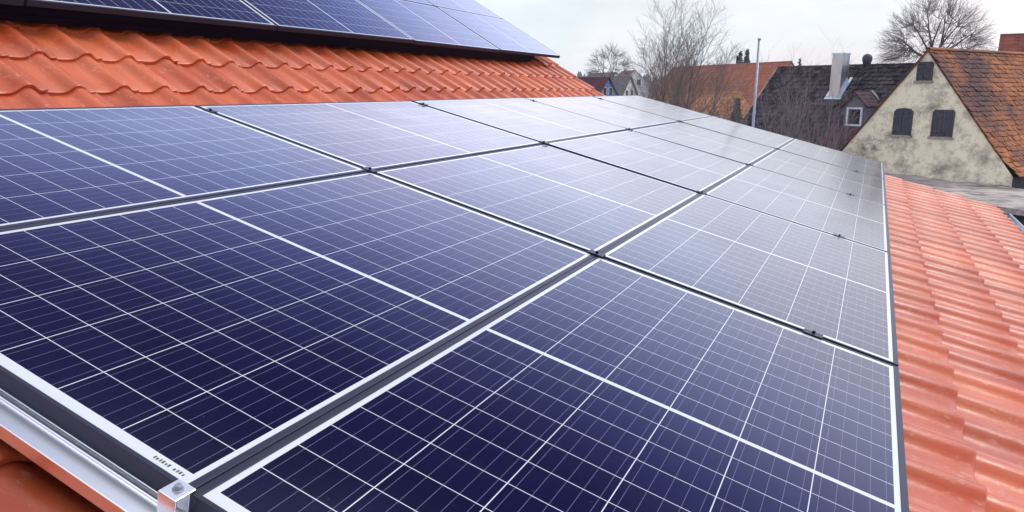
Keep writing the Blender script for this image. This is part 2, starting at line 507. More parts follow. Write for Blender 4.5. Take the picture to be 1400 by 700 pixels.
# half round ridge tiles
for k in range(40):
    y0 = -4.2 + k * 0.335
    if y0 > YV - 0.2: break
    pts = []
    for yy, rr in ((y0, 0.105), (y0 + 0.36, 0.118)):
        pts += [(ridge_x + rr * math.cos(t), yy, ridge_z - 0.05 + rr * math.sin(t)) for t in np.linspace(0, math.pi, 9)]
    mb.add(pts, [(i, i + 1, 10 + i, 9 + i) for i in range(8)], True, random.random())
hpart(mb, 'ridge_tiles', MT['tile'])
# roof boarding (dark underside) and the walls below
mb = MB()
def slab(o, a, b, c): mb.box(o, a, b, c)
Y0h = U0 + 0.02
ex = math.cos(RP) * VE
mb.box(OL + A * (-0.45) + B * Y0h - NN * 0.05, A * (VE + 0.40), B * (YV - Y0h - 0.03), NN * 0.02)
mb.box(V3(ridge_x, Y0h, ridge_z) - N2 * 0.14, A2 * (11 * TE + 0.15), B * (YV - Y0h - 0.03), N2 * 0.02)
hpart(mb, 'roof_boards', MT['board_shade'])
mb = MB()
we = ex - 0.45
zt = -math.tan(RP) * we - 0.30
y0, y1 = Y0h + 0.15, YV - 0.25
prof = [(we, GZ), (we, zt), (-0.62, -0.06), (ridge_x, ridge_z - 0.2), (ridge_x - 4.0, ridge_z - 0.2 - 4.0 * math.tan(UP)), (ridge_x - 4.0, GZ)]
pts = [(x, y0, z) for x, z in prof] + [(x, y1, z) for x, z in prof]
n = len(prof)
mb.add(pts, [tuple(range(n)), tuple(range(2 * n - 1, n - 1, -1))] + [(i, n + i, n + (i + 1) % n, (i + 1) % n) for i in range(n)])
hpart(mb, 'wall', MT['wall'])
# back slope of the upper roof
mb = MB()
A3 = V3(-math.cos(UP), 0, -math.sin(UP)); N3 = V3(-math.sin(UP), 0, math.cos(UP))
tile_sheet(mb, V3(ridge_x, 0, ridge_z - 0.06), B, A3, N3, U0, nU, 0.0, 14, TW, TE, prof=PROF_L, seed=5)
hpart(mb, 'rear_roof', MT['tile'])
# verge board at the far gable and eave gutter
mb = MB()
mb.box(OL + A * (-0.45) + B * (YV - 0.028) - NN * 0.16, A * (VE + 0.42), B * 0.022, NN * 0.15)
hpart(mb, 'verge_board', MT['board_shade'])
mb = MB()
ge = OL + A * VE
gc = ge + V3(0.075, 0, -0.055)
ys = (Y0h, YV + 0.03)
ang = np.linspace(math.pi, 2 * math.pi, 11)
pts = []
for rr in (0.078, 0.074):
    for yy in ys:
        pts += [gc + V3(rr * math.cos(t), yy, rr * math.sin(t)) for t in ang]
q = 11
F = [(i, i + 1, q + i + 1, q + i) for i in range(10)] + [(2 * q + i, 3 * q + i, 3 * q + i + 1, 2 * q + i + 1) for i in range(10)]
mb.add(pts, F, True)
mb.add([gc + V3(0.078 * math.cos(t), ys[1], 0.078 * math.sin(t)) for t in ang], [tuple(range(11))])
mb.tube([gc + V3(0.081, ys[0], 0.0), gc + V3(0.081, ys[1], 0.0)], [0.011, 0.011], 8)
hpart(mb, 'gutter', MT['zinc'])

# ------------------------------------------------------------------ solar panels
def make_panel():
    r = empty('solar_panel')
    mb = MB()
    lipu, lipv, hf = 0.0090, 0.0155, 0.035
    X, Y, Z = V3(1, 0, 0), V3(0, 1, 0), V3(0, 0, 1)
    mb.box((0, 0, -hf), X * PW, Y * lipv, Z * hf)
    mb.box((0, PH - lipv, -hf), X * PW, Y * lipv, Z * hf)
    mb.box((0, lipv, -hf), X * lipu, Y * (PH - 2 * lipv), Z * hf)
    mb.box((PW - lipu, lipv, -hf), X * lipu, Y * (PH - 2 * lipv), Z * hf)
    mb.build('frame', MT['frame'], r, 0.0012)
    mb = MB()
    mb.box((lipu - 0.002, lipv - 0.002, -0.008), X * (PW - 2 * lipu + 0.004), Y * (PH - 2 * lipv + 0.004), Z * 0.0062)
    mb.build('glass', MT['glass'], r)
    return r

def place(o, org, eu, ev, en):
    from mathutils import Matrix
    m = Matrix(((eu[0], ev[0], en[0], org[0]), (eu[1], ev[1], en[1], org[1]), (eu[2], ev[2], en[2], org[2]), (0, 0, 0, 1)))
    o.matrix_world = m

PU, PV = 1.765, 1.0192
# local axes: x along the roof, y UP the slope so that the normal points outward
proto = make_panel()
row_names = ['top row by the tile strip', 'middle row', 'bottom row by bare tiles']
col_names = ['first column from the silver clamp', 'second column', 'middle column',
             'fourth column', 'last column towards the houses']
first = True
for rI in range(3):
    for cI in range(5):
        p = proto if first else copy_tree(proto)
        first = False
        jn = rng.normal(0, 0.0012)
        org = A * (rI * PV + PH + 0.002) + B * (cI * PU - 0.001) + NN * jn * 0.5
        t1, t2 = rng.normal(0, 0.0011), rng.normal(0, 0.0011)
        eu = unit(B + NN * t1); en = unit(NN - B * t1 + A * t2); ev = np.cross(en, eu)
        place(p, org, eu, ev, en)
        tag(p, 'lower array solar panel, ' + row_names[rI] + ', ' + col_names[cI], 'solar panel', 'solar panels of the lower array')
PITCH2 = R(30.7)
A4 = V3(math.cos(PITCH2), 0, -math.sin(PITCH2)); N4 = V3(math.sin(PITCH2), 0, math.cos(PITCH2))
PB = V3(-1.095, 0, 0.513)
col2 = ['first column at the near end', 'second column', 'middle column', 'fourth column', 'last column at the sky end']
for rI in range(2):
    for cI in range(5):
        p = copy_tree(proto)
        org = PB - A4 * (rI * PV) + B * (8.78 - (5 - cI) * PU + 0.02)
        t1, t2 = rng.normal(0, 0.0012), rng.normal(0, 0.0012)
        eu = unit(B + N4 * t1); en = unit(N4 - B * t1 + A4 * t2); ev = np.cross(en, eu)
        place(p, org, eu, ev, en)
        tag(p, 'raised upper array solar panel, ' + ('bottom row' if rI == 0 else 'second row up') + ', ' + col2[cI], 'solar panel', 'solar panels of the upper array')

# serial number strip on the white margin of the panel by the clamp
near_mid = [o for o in COL.objects if o.get('label', '').startswith('lower array solar panel, middle row, first')][0]
mb = MB()
x0 = 0.0205
for k in range(11):
    if k in (4,): continue
    yy = 0.035 + k * 0.0062
    mb.box((x0 - 0.003, yy, -0.0017), (0.006 if k % 3 else 0.0045, 0, 0), (0, 0.0036 if k % 2 else 0.0028, 0), (0, 0, 0.0003))
mb.build('serial_print', MT['ink'], near_mid)

# ------------------------------------------------------------------ rails and clamps
def bar(name, org, du, dv, dn, mat_, label, cat, group, lip=True):
    r = MB()
    r.box(org, du, dv, dn)
    o = r.build(name, mat_, None, 0.003)
    return tag(o, label, cat, group)
# aluminium rail along the near edge: a hollow profile with a top groove
e0 = A * (-0.12)
mb = MB()
ln = 3.0 * PV + 0.22
def prism(mb, prof, org, along, ln):
    pts = [org + B * u + NN * n_ for u, n_ in prof] + [org + along * ln + B * u + NN * n_ for u, n_ in prof]
    k = len(prof)
    mb.add(pts, [tuple(range(k)), tuple(range(2 * k - 1, k - 1, -1))] + [(i, k + i, k + (i + 1) % k, (i + 1) % k) for i in range(k)])
prism(mb, [(-0.052, -0.042), (-0.015, -0.042), (-0.015, -0.036), (-0.009, -0.036), (-0.009, -0.054), (-0.003, -0.054), (-0.003, -0.036),
           (0.012, -0.036), (0.012, -0.069), (-0.052, -0.069)], e0, A, ln)
tag(mb.build('mounting_rail', MT['alu'], None, 0.0015), 'bright aluminium mounting rail along the near edge under the panels, above dark tiles', 'rail', 'mounting rails')
seam_words = ['first', 'second', 'third', 'fourth']
for k in range(4):
    mb = MB()
    u = (k + 1) * PU - 0.0085
    prism(mb, [(-0.02, -0.037), (0.02, -0.037), (0.02, -0.080), (-0.02, -0.080)], A * 0.01 + B * u, A, 3 * PV - 0.01)
    tag(mb.build('mounting_rail', MT['black_rail'], None), 'dark mounting rail at the bottom of the ' + seam_words[k] + ' dark seam from the silver clamp', 'rail', 'mounting rails')
mb = MB()
prism(mb, [(-0.02, -0.037), (0.012, -0.037), (0.012, -0.080), (-0.02, -0.080)], A * 0.01 + B * (5 * PU - 0.02), A, 3 * PV - 0.01)
# long black front rail of the upper array
mb = MB()
o_ = PB + A4 * (-0.05) + B * (-0.1) - N4 * 0.037
mb.box(o_ - N4 * 0.050, B * 8.12, A4 * 0.038, N4 * 0.050)
mb.box(o_ - N4 * 0.098 - A4 * 0.005, B * 8.10, A4 * 0.034, N4 * 0.0465)
tag(mb.build('mounting_rail', MT['black_rail'], None, 0.003), 'long black rail under the front edge of the raised upper array', 'rail', 'mounting rails')
for k, uu in enumerate((0.9, 2.7, 4.5, 6.2, 7.98)):
    mb = MB()
    mb.box(PB + A4 * (-0.10) + B * uu - N4 * 0.135, B * 0.04, A4 * (-1.9), N4 * 0.036)
    tag(mb.build('mounting_rail', MT['black_rail'], None), 'black cross rail in the shade beneath the upper array, ' + ['first', 'second', 'third', 'fourth', 'fifth and farthest'][k] + ' along the roof', 'rail', 'mounting rails')

# silver end clamp at the near edge
cl_ = empty('end_clamp', tuple(A * 2.027 + B * (-0.012)), 'small silver clamp with a bolt on the corner between two panels', 'clamp')
mb = MB()
b0 = A * (-0.018)
prism(mb, [(-0.018, 0.0030), (0.019, 0.0030), (0.019, 0.0005), (0.0115, 0.0005), (0.0115, -0.034), (0.006, -0.034), (0.006, 0.0005), (-0.0145, 0.0005), (-0.0145, -0.028), (-0.003, -0.028), (-0.003, -0.0345), (-0.018, -0.0345)], b0, A, 0.036)
mb.build('clamp_body', MT['alu'], cl_, 0.0015)
mb = MB()
c0 = B * 0.0015
mb.tube([c0 + NN * 0.003, c0 + NN * 0.0115], [0.0055, 0.0055], 6, True, False)
mb.tube([c0 + NN * 0.0032, c0 + NN * 0.0046], [0.0085, 0.0085], 14, True, False)
mb.build('bolt', MT['steel'], cl_, 0.0006)

# dark middle clamps in the seams between the columns
mid = empty('middle_clamp')
mb = MB()
prism(mb, [(-0.019, 0.0035), (0.019, 0.0035), (0.019, 0.0008), (0.009, 0.0008), (0.009, -0.034), (-0.009, -0.034), (-0.009, 0.0008), (-0.019, 0.0008)], A * (-0.03), A, 0.06)
mb.build('clamp_body', MT['frame'], mid, 0.001)
mb = MB()
mb.tube([NN * 0.003, NN * 0.0105], [0.0055, 0.0055], 6, True, False)
mb.build('bolt', MT['black_rail'], mid, 0.0006)
vnames = ['near the top end', 'at the upper row crossing', 'at the lower row crossing', 'near the bottom end']
first = True
for k in range(4):
    for j, vv in enumerate((0.11, 1.0192, 2.0384, 2.80)):
        m_ = mid if first else copy_tree(mid)
        first = False
        m_.location = tuple(A * vv + B * ((k + 1) * PU - 0.0085))
        tag(m_, 'dark panel clamp ' + vnames[j] + ' of the ' + seam_words[k] + ' seam from the silver clamp', 'clamp', 'dark clamps in the panel seams')

# ------------------------------------------------------------------ houses behind
def gable_house(name, label, apex, rd, hw, slope, length, wall_m, roof_m, tw=0.22, te=0.28, over_g=0.15, over_e=0.35, prof=PROF_L, bend=None,
                seed=1, parts=True, jit=0.006, side_m=None, lift=0.02, roof_dz=0.08, rough_u=0.004, cat='house'):
    """apex: top of the front gable wall; rd: horizontal ridge direction away from it"""
    rd = unit(rd); h = V3(rd[1], -rd[0], 0); z = V3(0, 0, 1)
    root = empty(name, (apex[0], apex[1], GZ), label, cat)
    o = V3(apex[0], apex[1], GZ)
    P = lambda s, t, zz: V3(apex[0], apex[1], 0) - o * V3(1, 1, 0) + h * s + rd * t + z * (zz - GZ)
    ez = apex[2] - hw * slope
    mb = MB()
    pr = [(-hw, GZ), (hw, GZ), (hw, ez), (0, apex[2]), (-hw, ez)]
    mb.add([P(s, 0, q) for s, q in pr], [(0, 1, 2, 3, 4)])
    if side_m is None:
        mb.add([P(hw, 0, GZ), P(hw, length, GZ), P(hw, length, ez), P(hw, 0, ez)], [(0, 1, 2, 3)])
        mb.add([P(-hw, 0, GZ), P(-hw, length, GZ), P(-hw, length, ez), P(-hw, 0, ez)], [(3, 2, 1, 0)])
    mb.build('wall', wall_m, root)
    mb = MB()
    mb.add([P(s, length, q) for s, q in pr], [(4, 3, 2, 1, 0)])
    mb.build('rear_wall', wall_m, root)
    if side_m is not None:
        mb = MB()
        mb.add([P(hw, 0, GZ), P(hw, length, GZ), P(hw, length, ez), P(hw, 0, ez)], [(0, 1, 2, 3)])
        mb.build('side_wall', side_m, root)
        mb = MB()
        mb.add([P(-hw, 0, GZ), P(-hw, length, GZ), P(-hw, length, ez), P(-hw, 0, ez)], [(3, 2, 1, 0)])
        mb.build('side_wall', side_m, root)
    th = math.atan(slope)
    run = (hw + over_e) / math.cos(th)
    nv = int(round(run / te)); e = run / nv
    tot = length + 2 * over_g
    nu = int(round(tot / tw)); w = tot / nu
    mb = MB()
    top = P(0, -over_g, apex[2] + roof_dz)
    for sgn in (1, -1):
        ev = h * sgn * math.cos(th) - z * math.sin(th)
        en = h * sgn * math.sin(th) + z * math.cos(th)
        tile_sheet(mb, top, rd, ev, en, 0, nu, 0, nv, w, e, prof=prof, jit=jit, seed=seed * 2 + (sgn > 0), bend=bend, lift=lift, rough_u=rough_u)
        # boarding under the tiles
        mb.box(top - en * 0.05, rd * tot, ev * (run if not bend else run * 0.8), en * 0.02)
    # ridge tiles
    nr = int(tot / 0.38)
    for k in range(nr):
        y0_ = k * tot / nr
        pts = []
        for yy, rr in ((y0_, 0.095), (y0_ + tot / nr + 0.02, 0.11)):
            pts += [top + rd * yy + h * (rr * math.cos(t)) + z * (rr * 0.8 * math.sin(t) - 0.02) for t in np.linspace(0, math.pi, 7)]
        mb.add(pts, [(i, i + 1, 8 + i, 7 + i) for i in range(6)], True, random.random())
    rf = mb.build('roof', roof_m, root)
    return root, P, rd, h, rf

def window_unit(root, P, s0, s1, z0, z1, arch=0.0, frame_m=None, pane_m=None, depth=0.05, leaf=2, sill=True, name='window', sillm=None):
    """a shuttered or glazed opening on the front gable: frame on the wall, leaves inside, sill below"""
    fm = MB()
    n = 7
    top = [(s0 + (s1 - s0) * k / (n - 1), z1 + arch * (1 - (2 * k / (n - 1) - 1) ** 2)) for k in range(n)]
    fw = 0.05
    # frame: jambs and head
    fm.box(P(s0 - fw, -depth, z0), P(s0, 0, z0) - P(s0 - fw, 0, z0), P(0, 0.01, z0) - P(0, -depth, z0), V3(0, 0, z1 - z0))
    fm.box(P(s1, -depth, z0), P(s1 + fw, 0, z0) - P(s1, 0, z0), P(0, 0.01, z0) - P(0, -depth, z0), V3(0, 0, z1 - z0))
    for k in range(n - 1):
        (a0, b0_), (a1, b1_) = top[k], top[k + 1]
        q = []
        for t_ in (-depth, 0.01):
            q += [P(a0, t_, b0_), P(a1, t_, b1_), P(a1, t_, b1_ + fw), P(a0, t_, b0_ + fw)]
        fm.add(q, [(0, 1, 2, 3), (7, 6, 5, 4), (0, 4, 5, 1), (1, 5, 6, 2), (2, 6, 7, 3), (3, 7, 4, 0)])
    w = fm.build(name, frame_m, root)
    for l in range(leaf):
        pm = MB()
        a = s0 + (s1 - s0) * l / leaf + 0.008
        b = s0 + (s1 - s0) * (l + 1) / leaf - 0.008
        nb = 4
        for k in range(nb):
            c0_, c1_ = a + (b - a) * k / nb, a + (b - a) * (k + 1) / nb - 0.006
            zz = z1 + arch * (1 - (2 * (0.5 * (c0_ + c1_) - s0) / (s1 - s0) - 1) ** 2) - 0.01
            pm.box(P(c0_, -depth * 0.72, z0 + 0.01), P(c1_, 0, 0) - P(c0_, 0, 0), P(0, depth * 0.6, 0) - P(0, 0, 0), V3(0, 0, zz - z0 - 0.01))
        for zz in (0.18, 0.72):
            zc = z0 + (z1 - z0) * zz
            pm.box(P(a, -depth * 0.72 - 0.02, zc), P(b - 0.006, 0, 0) - P(a, 0, 0), P(0, 0.019, 0) - P(0, 0, 0), V3(0, 0, 0.07))
        pm.build('shutter' if leaf == 2 else 'pane', pane_m, w)
    if sill:
        sm_ = MB()
        sm_.box(P(s0 - 0.10, -0.09, z0 - 0.07), P(s1 + 0.10, 0, 0) - P(s0 - 0.10, 0, 0), P(0, 0.10, 0) - P(0, 0, 0), V3(0, 0, 0.066))
        sm_.build('sill', sillm or MT['stone'], w)
    return w

# A: the weathered beige gable with the orange roof
azA = R(58) - YAW
rdA = V3(math.sin(azA), math.cos(azA), 0)
apA = at(1270, 66, 24)
bendA = lambda v: 0.10 * max(0.0, v - 3.9) ** 2
gA, PA, rdA, hA, rfA = gable_house('gabled_house', 'old house with a stained beige plaster gable and a mossy orange tile roof', apA - V3(0, 0, 0.10), rdA, 3.08, 1.255, 8.5,
                               MT['gable'], MT['roofA'], 0.17, 0.195, 0.06, 0.12, PROF_L, bendA, 11, jit=0.010, side_m=MT['board_shade'], lift=0.03, rough_u=0.006)  # side walls near-black: the shade under the eave is put into their colour
az_ = apA[2]
window_unit(gA, PA, -0.86, -0.28 - 0.02, az_ - 2.87, az_ - 2.05, 0.05, MT['shutter'], MT['shutter'])
window_unit(gA, PA, 0.47, 1.07, az_ - 2.86, az_ - 2.03, 0.0, MT['shutter'], MT['shutter'])
window_unit(gA, PA, -0.22 - 0.02, 0.19, az_ - 1.04, az_ - 0.48, 0.0, MT['shutter'], MT['shutter'])

# B: the black mossy roof with the metal chimney and the dormer
k_ = 40.0
RB = at(1067, 91, k_); vB = at(1220, 85, k_ * (1 - 3.5 / 32)) - RB; vB[2] = 0; vB = unit(vB)
gB, PBf, vB, hB, rfB = gable_house('dark_roofed_house', 'house with a blackened mossy tile roof, a sheet metal chimney and a small dormer', RB - V3(0, 0, 0.12), vB, 5.0, math.tan(R(41)), 8.6,
                               MT['cream_wall'], MT['roofB'], 0.24, 0.31, 0.12, 0.3, PROF_F, None, 21, jit=0.018, lift=0.045, rough_u=0.012)
sB = -hB if (hB @ V3(0, -1, 0)) < 0 else hB           # towards the camera, down the visible slope
nB = sB * math.sin(R(41)) + V3(0, 0, 1) * math.cos(R(41))
dB = sB * math.cos(R(41)) - V3(0, 0, 1) * math.sin(R(41))
def on_B(x, y, lift=0.0):
    r_ = ray(x, y); t_ = nB @ (RB - CAM) / (nB @ r_)
    return CAM + r_ * t_ + nB * lift
locB = V3(gB.location.x, gB.location.y, gB.location.z)
# bargeboard on the open verge
mb = MB()
mb.box(RB - locB - vB * 0.16 + V3(0, 0, -0.16), dB * 6.9, vB * 0.03, nB * 0.13)
mb.build('bargeboard', MT['wood'], gB)
# chimney: tapered sheet metal box with a hood rim and a flashing skirt
cb = on_B(1132.5, 133) - locB
topz = at(1138, 75.5, 38.0)[2] - locB[2]
mb = MB()
wv, ws = 0.52, 0.76
def ring(z, g=0.0, p=None):
    c = cb + vB * 0.02
    return [V3(*(c + vB * a + (-sB) * b)[:2], z) for a, b in ((-g, -g), (wv + g, -g), (wv + g, ws + g), (-g, ws + g))]
lo_ = ring(cb[2] - 0.5); hi_ = ring(topz)
mb.add(lo_ + hi_, [(0, 1, 5, 4), (1, 2, 6, 5), (2, 3, 7, 6), (3, 0, 4, 7)])
r1_, r2_ = ring(topz - 0.07, 0.025), ring(topz + 0.01, 0.025)
mb.add(r1_ + r2_, [(0, 1, 5, 4), (1, 2, 6, 5), (2, 3, 7, 6), (3, 0, 4, 7), (0, 3, 2, 1)])
ri = ring(topz + 0.01, -0.05); rl = ring(topz - 0.3, -0.05)
mb.add(r2_ + ri + rl, [(0, 1, 5, 4), (1, 2, 6, 5), (2, 3, 7, 6), (3, 0, 4, 7), (4, 5, 9, 8), (5, 6, 10, 9), (6, 7, 11, 10), (7, 4, 8, 11)])
for zz in (0.36, 0.70):     # folded sheet seams
    zc = cb[2] + (topz - cb[2]) * zz
    s1_, s2_ = ring(zc, 0.006), ring(zc + 0.025, 0.006)
    mb.add(s1_ + s2_, [(0, 1, 5, 4), (1, 2, 6, 5), (2, 3, 7, 6), (3, 0, 4, 7)])
chim = mb.build('chimney', MT['zinc'], gB)
mb = MB()
f0 = ring(0, 0.0)
mb.box(f0[0] * V3(1, 1, 0) + V3(0, 0, cb[2] - 0.45) + sB * 0.003, vB * wv, sB * 0.012, V3(0, 0, topz - 0.08 - cb[2] + 0.45))
mb.build('front_plate', MT['chim'], chim)
mb = MB()
bo = cb + vB * 0.02
mb.box(bo - vB * 0.16 + dB * 0.0 + nB * 0.03, vB * (wv + 0.32), dB * 0.20, nB * 0.03)
mb.box(bo + vB * (wv + 0.0) + nB * 0.03, vB * 0.14, -dB * 1.40, nB * 0.05)
mb.box(bo - vB * 0.14 + nB * 0.03, vB * 0.14, -dB * 1.40, nB * 0.05)
mb.build('flashing', MT['zinc'], chim)
# dormer
wc = on_B(1166.5, 174) - locB                          # foot of the dormer front, middle
Dz = V3(0, 0, 1)
fw_, fh_, gh_ = 1.02, 1.02, 0.56
def DP(a, b, zz): return wc + vB * a + sB * b + Dz * zz
mb = MB()
mb.add([DP(-fw_ / 2, 0, -0.15), DP(fw_ / 2, 0, -0.15), DP(fw_ / 2, 0, fh_), DP(0, 0, fh_ + gh_), DP(-fw_ / 2, 0, fh_)], [(0, 1, 2, 3, 4)])
for sg in (-1, 1):
    mb.add([DP(sg * fw_ / 2, 0, -0.15), DP(sg * fw_ / 2, -2.2, -0.15), DP(sg * fw_ / 2, -2.2, fh_), DP(sg * fw_ / 2, 0, fh_)], [(0, 1, 2, 3)])
dorm = mb.build('dormer', MT['dormer_front'], gB)
mb = MB()
thd = math.atan2(gh_, fw_ / 2)
for sg in (-1, 1):
    ev = vB * sg * math.cos(thd) - Dz * math.sin(thd); en = vB * sg * math.sin(thd) + Dz * math.cos(thd)
    tile_sheet(mb, DP(0, 0.16, fh_ + gh_ + 0.05), -sB, ev, en, 0, 9, 0, 4, 0.22, 0.23, prof=PROF_L, seed=31 + sg, jit=0.006)
    mb.box(DP(0, 0.16, fh_ + gh_ + 0.05) - en * 0.06, -sB * 2.0, ev * 0.9, en * 0.03)
mb.build('dormer_roof', MT['roofR2'], dorm)
mb = MB()
ww, wh = 0.74, 0.86
for (a, z0_, sx, sz) in ((-ww / 2, 0.06, 0.085, wh), (ww / 2 - 0.085, 0.06, 0.085, wh), (-ww / 2 + 0.085, 0.06, ww - 0.17, 0.085), (-ww / 2 + 0.085, 0.06 + wh - 0.085, ww - 0.17, 0.085)):
    mb.box(DP(a, 0.003, z0_), vB * sx, sB * 0.05, Dz * sz)
mb.build('window_frame', MT['white_paint'], dorm)
mb = MB()
mb.box(DP(-ww / 2 + 0.086, 0.004, 0.146), vB * (ww - 0.172), sB * 0.012, Dz * (wh - 0.172))
mb.build('pane', MT['pane'], dorm)
mb = MB()
mb.box(DP(-0.6, 0.02, -0.06), vB * 1.2, sB * 0.16, Dz * 0.05)
mb.build('sill', MT['zinc'], dorm)
mb = MB()
ev = vB * math.cos(thd) - Dz * math.sin(thd); en = vB * math.sin(thd) + Dz * math.cos(thd)
mb.box(DP(0, 0.16 - 1.55, fh_ + gh_ + 0.05) + en * 0.055, -sB * 0.22, ev * 0.95, en * 0.03)
mb.build('lead_flashing', MT['zinc'], dorm)
# patch of newer dark red tiles under the dormer
mb = MB()
tile_sheet(mb, wc + vB * (-1.0) + dB * 0.12 + nB * 0.10, vB, dB, nB, 0, 9, 0, 5, 0.24, 0.31, prof=PROF_F, seed=44, jit=0.006, lift=0.03)
mb.build('roof_patch', MT['roofR'], gB)
# round hood on the ridge
mb = MB()
rv = RB - locB + vB * np.linalg.norm(on_B(1186, 86.3) - RB)
mb.tube([rv + Dz * z_ for z_ in (-0.1, 0.10, 0.2, 0.34, 0.46, 0.52)], [0.16, 0.2, 0.24, 0.24, 0.17, 0.02], 14)
mb.build('vent_hood', MT['hood'], gB)

# C: long red-orange roof
RC = at(1081, 83.5, 62); vC = at(938.6, 93.6, 62 * (55 / 45)) - RC; vC[2] = 0; vC = unit(vC)
gC, PC, _, hC, rfC = gable_house('long_orange_house', 'long house with a clean red orange tile roof and a cream gable', RC - V3(0, 0, 0.12), vC, 5.2, math.tan(R(45.5)), 17.5,
                             MT['cream_wall'], MT['roofC'], 0.30, 0.36, 0.15, 0.4, PROF_L, None, 41, jit=0.008)
mb = MB()
pv = PC(0.1, 7.2, RC[2])
mb.tube([pv + V3(0, 0, -0.2), pv + V3(0, 0, 0.75)], [0.10, 0.10], 8)
mb.build('vent_pipe', MT['black_rail'], gC)
# D: small ochre roof in front of it
RD = at(1011, 126, 48); vD = at(947, 128, 46.2) - RD; vD[2] = 0; vD = unit(vD)
gD, PD, _, hD, rfD = gable_house('small_ochre_house', 'low outbuilding with a pale ochre tile roof behind the bare shrubs', RD - V3(0, 0, 0.12), vD, 2.6, math.tan(R(44)), 7.0,
                             MT['cream_wall'], MT['roofD'], 0.26, 0.32, 0.12, 0.25, PROF_L, None, 51, jit=0.008)
# E: brick red roof behind the orange one
RE = at(1372, 49, 52)
gE, PE, _, hE, rfE = gable_house('red_roofed_house', 'house with a brick red tile roof rising behind the mossy orange roof', RE, V3(0.93, -0.10, 0), 4.2, 1.05, 12,
                             MT['cream_wall'], MT['roofE'], 0.28, 0.34, 0.2, 0.3, PROF_L, None, 61, jit=0.012)
# blue house
RBl = at(831, 107, 78)
azb = YAW + R(43)
gF, PF, _, hF, rfF = gable_house('blue_house', 'bright blue rendered house with a dark red roof and two gable windows', RBl, V3(-math.sin(azb), math.cos(azb), 0), 3.1, 1.13, 9.0,
                             MT['blue_wall'], MT['roofR'], 0.3, 0.36, 0.25, 0.3, PROF_L, None, 71)
for s0 in (-0.75, 0.25):
    window_unit(gF, PF, s0, s0 + 0.55, RBl[2] - 1.75, RBl[2] - 1.0, 0, MT['white_paint'], MT['pane'], leaf=1, sill=False)
# two white houses farther off
MT['roofG'] = old_tile('grey_slates', (0.11, 0.105, 0.11), (0.17, 0.16, 0.16), (0.12, 0.12, 0.11), 0.5, 0.8, (0.08, 0.08, 0.085), 0.5, 0.8)
for px, py, d_, hw, az2, rm, lab in ((868, 96.5, 165, 3.4, 8, 'roofC', 'distant white house with an orange roof glimpsed through the bare tree'),
                                     (842, 99.5, 125, 4.0, 20, 'roofG', 'pale house with a grey roof directly behind the blue house'),
                                     (861, 105, 110, 3.6, 60, 'roofG', 'low white house with a grey roof in the thicket beyond the blue house')):
    ap_ = at(px, py, d_)
    g_, P_, _, _, _ = gable_house('white_house', lab, ap_, V3(-math.sin(YAW + R(az2)), math.cos(YAW + R(az2)), 0), hw, 0.85, 10, MT['white_wall'], MT[rm], 0.35, 0.4, 0.3, 0.4, PROF_L, None, int(px))
    for s0 in (-1.5, 0.6):
        window_unit(g_, P_, s0, s0 + 0.9, ap_[2] - 3.2, ap_[2] - 2.0, 0, MT['white_paint'], MT['pane'], leaf=1, sill=False)
# grey felt roof of the shed in front of the beige gable
sh = empty('shed', (apA[0], apA[1], GZ), 'low dark shed with a weathered grey felt roof in front of the beige gable', 'shed')
SP = lambda s, t, zz: hA * s + rdA * t + V3(0, 0, zz - GZ)
zw, zn = -2.82, -2.90
mb = MB()
ns, nt_ = 26, 10
gr = []
for i in range(ns + 1):
    for j in range(nt_ + 1):
        s_ = -3.0 + 9.0 * i / ns; t_ = -0.03 - 3.9 * j / nt_
        wob = 0.025 * math.sin(i * 0.9 + j) + 0.02 * math.sin(i * 2.3) - 0.03 * (j == nt_) * random.random()
        gr.append(SP(s_, t_, zw + (zn - zw) * j / nt_ + wob - 0.012 * s_))
mb.add(gr, [(i * (nt_ + 1) + j, (i + 1) * (nt_ + 1) + j, (i + 1) * (nt_ + 1) + j + 1, i * (nt_ + 1) + j + 1) for i in range(ns) for j in range(nt_)], True)
mb.box(SP(-3.0, -3.98, zn - 0.20), hA * 9.0, rdA * 0.07, V3(-0.012 * 0, 0, 0.16))
mb.build('felt_roof', MT['felt'], sh)
mb = MB()
mb.box(SP(-2.8, -3.7, GZ), hA * 8.6, rdA * 3.6, V3(0, 0, zn - 0.15 - GZ))
mb.build('wall', MT['board_shade'], sh)  # shade on the shed front is painted in by the near-black colour

# ------------------------------------------------------------------ steel pole
pp = at(1029.5, 173, 15); pt_ = at(1036.5, 55, 15)
mb = MB()
mb.tube([(pp[0], pp[1], GZ), (pp[0], pp[1], pt_[2])], [0.029, 0.026], 12)
mb.tube([(pp[0], pp[1], pt_[2] - 0.02), (pp[0], pp[1], pt_[2] + 0.012)], [0.034, 0.034], 12)
tag(mb.build('steel_pole', MT['steel']), 'slim grey steel pole standing beyond the panels in front of the orange roof', 'pole')

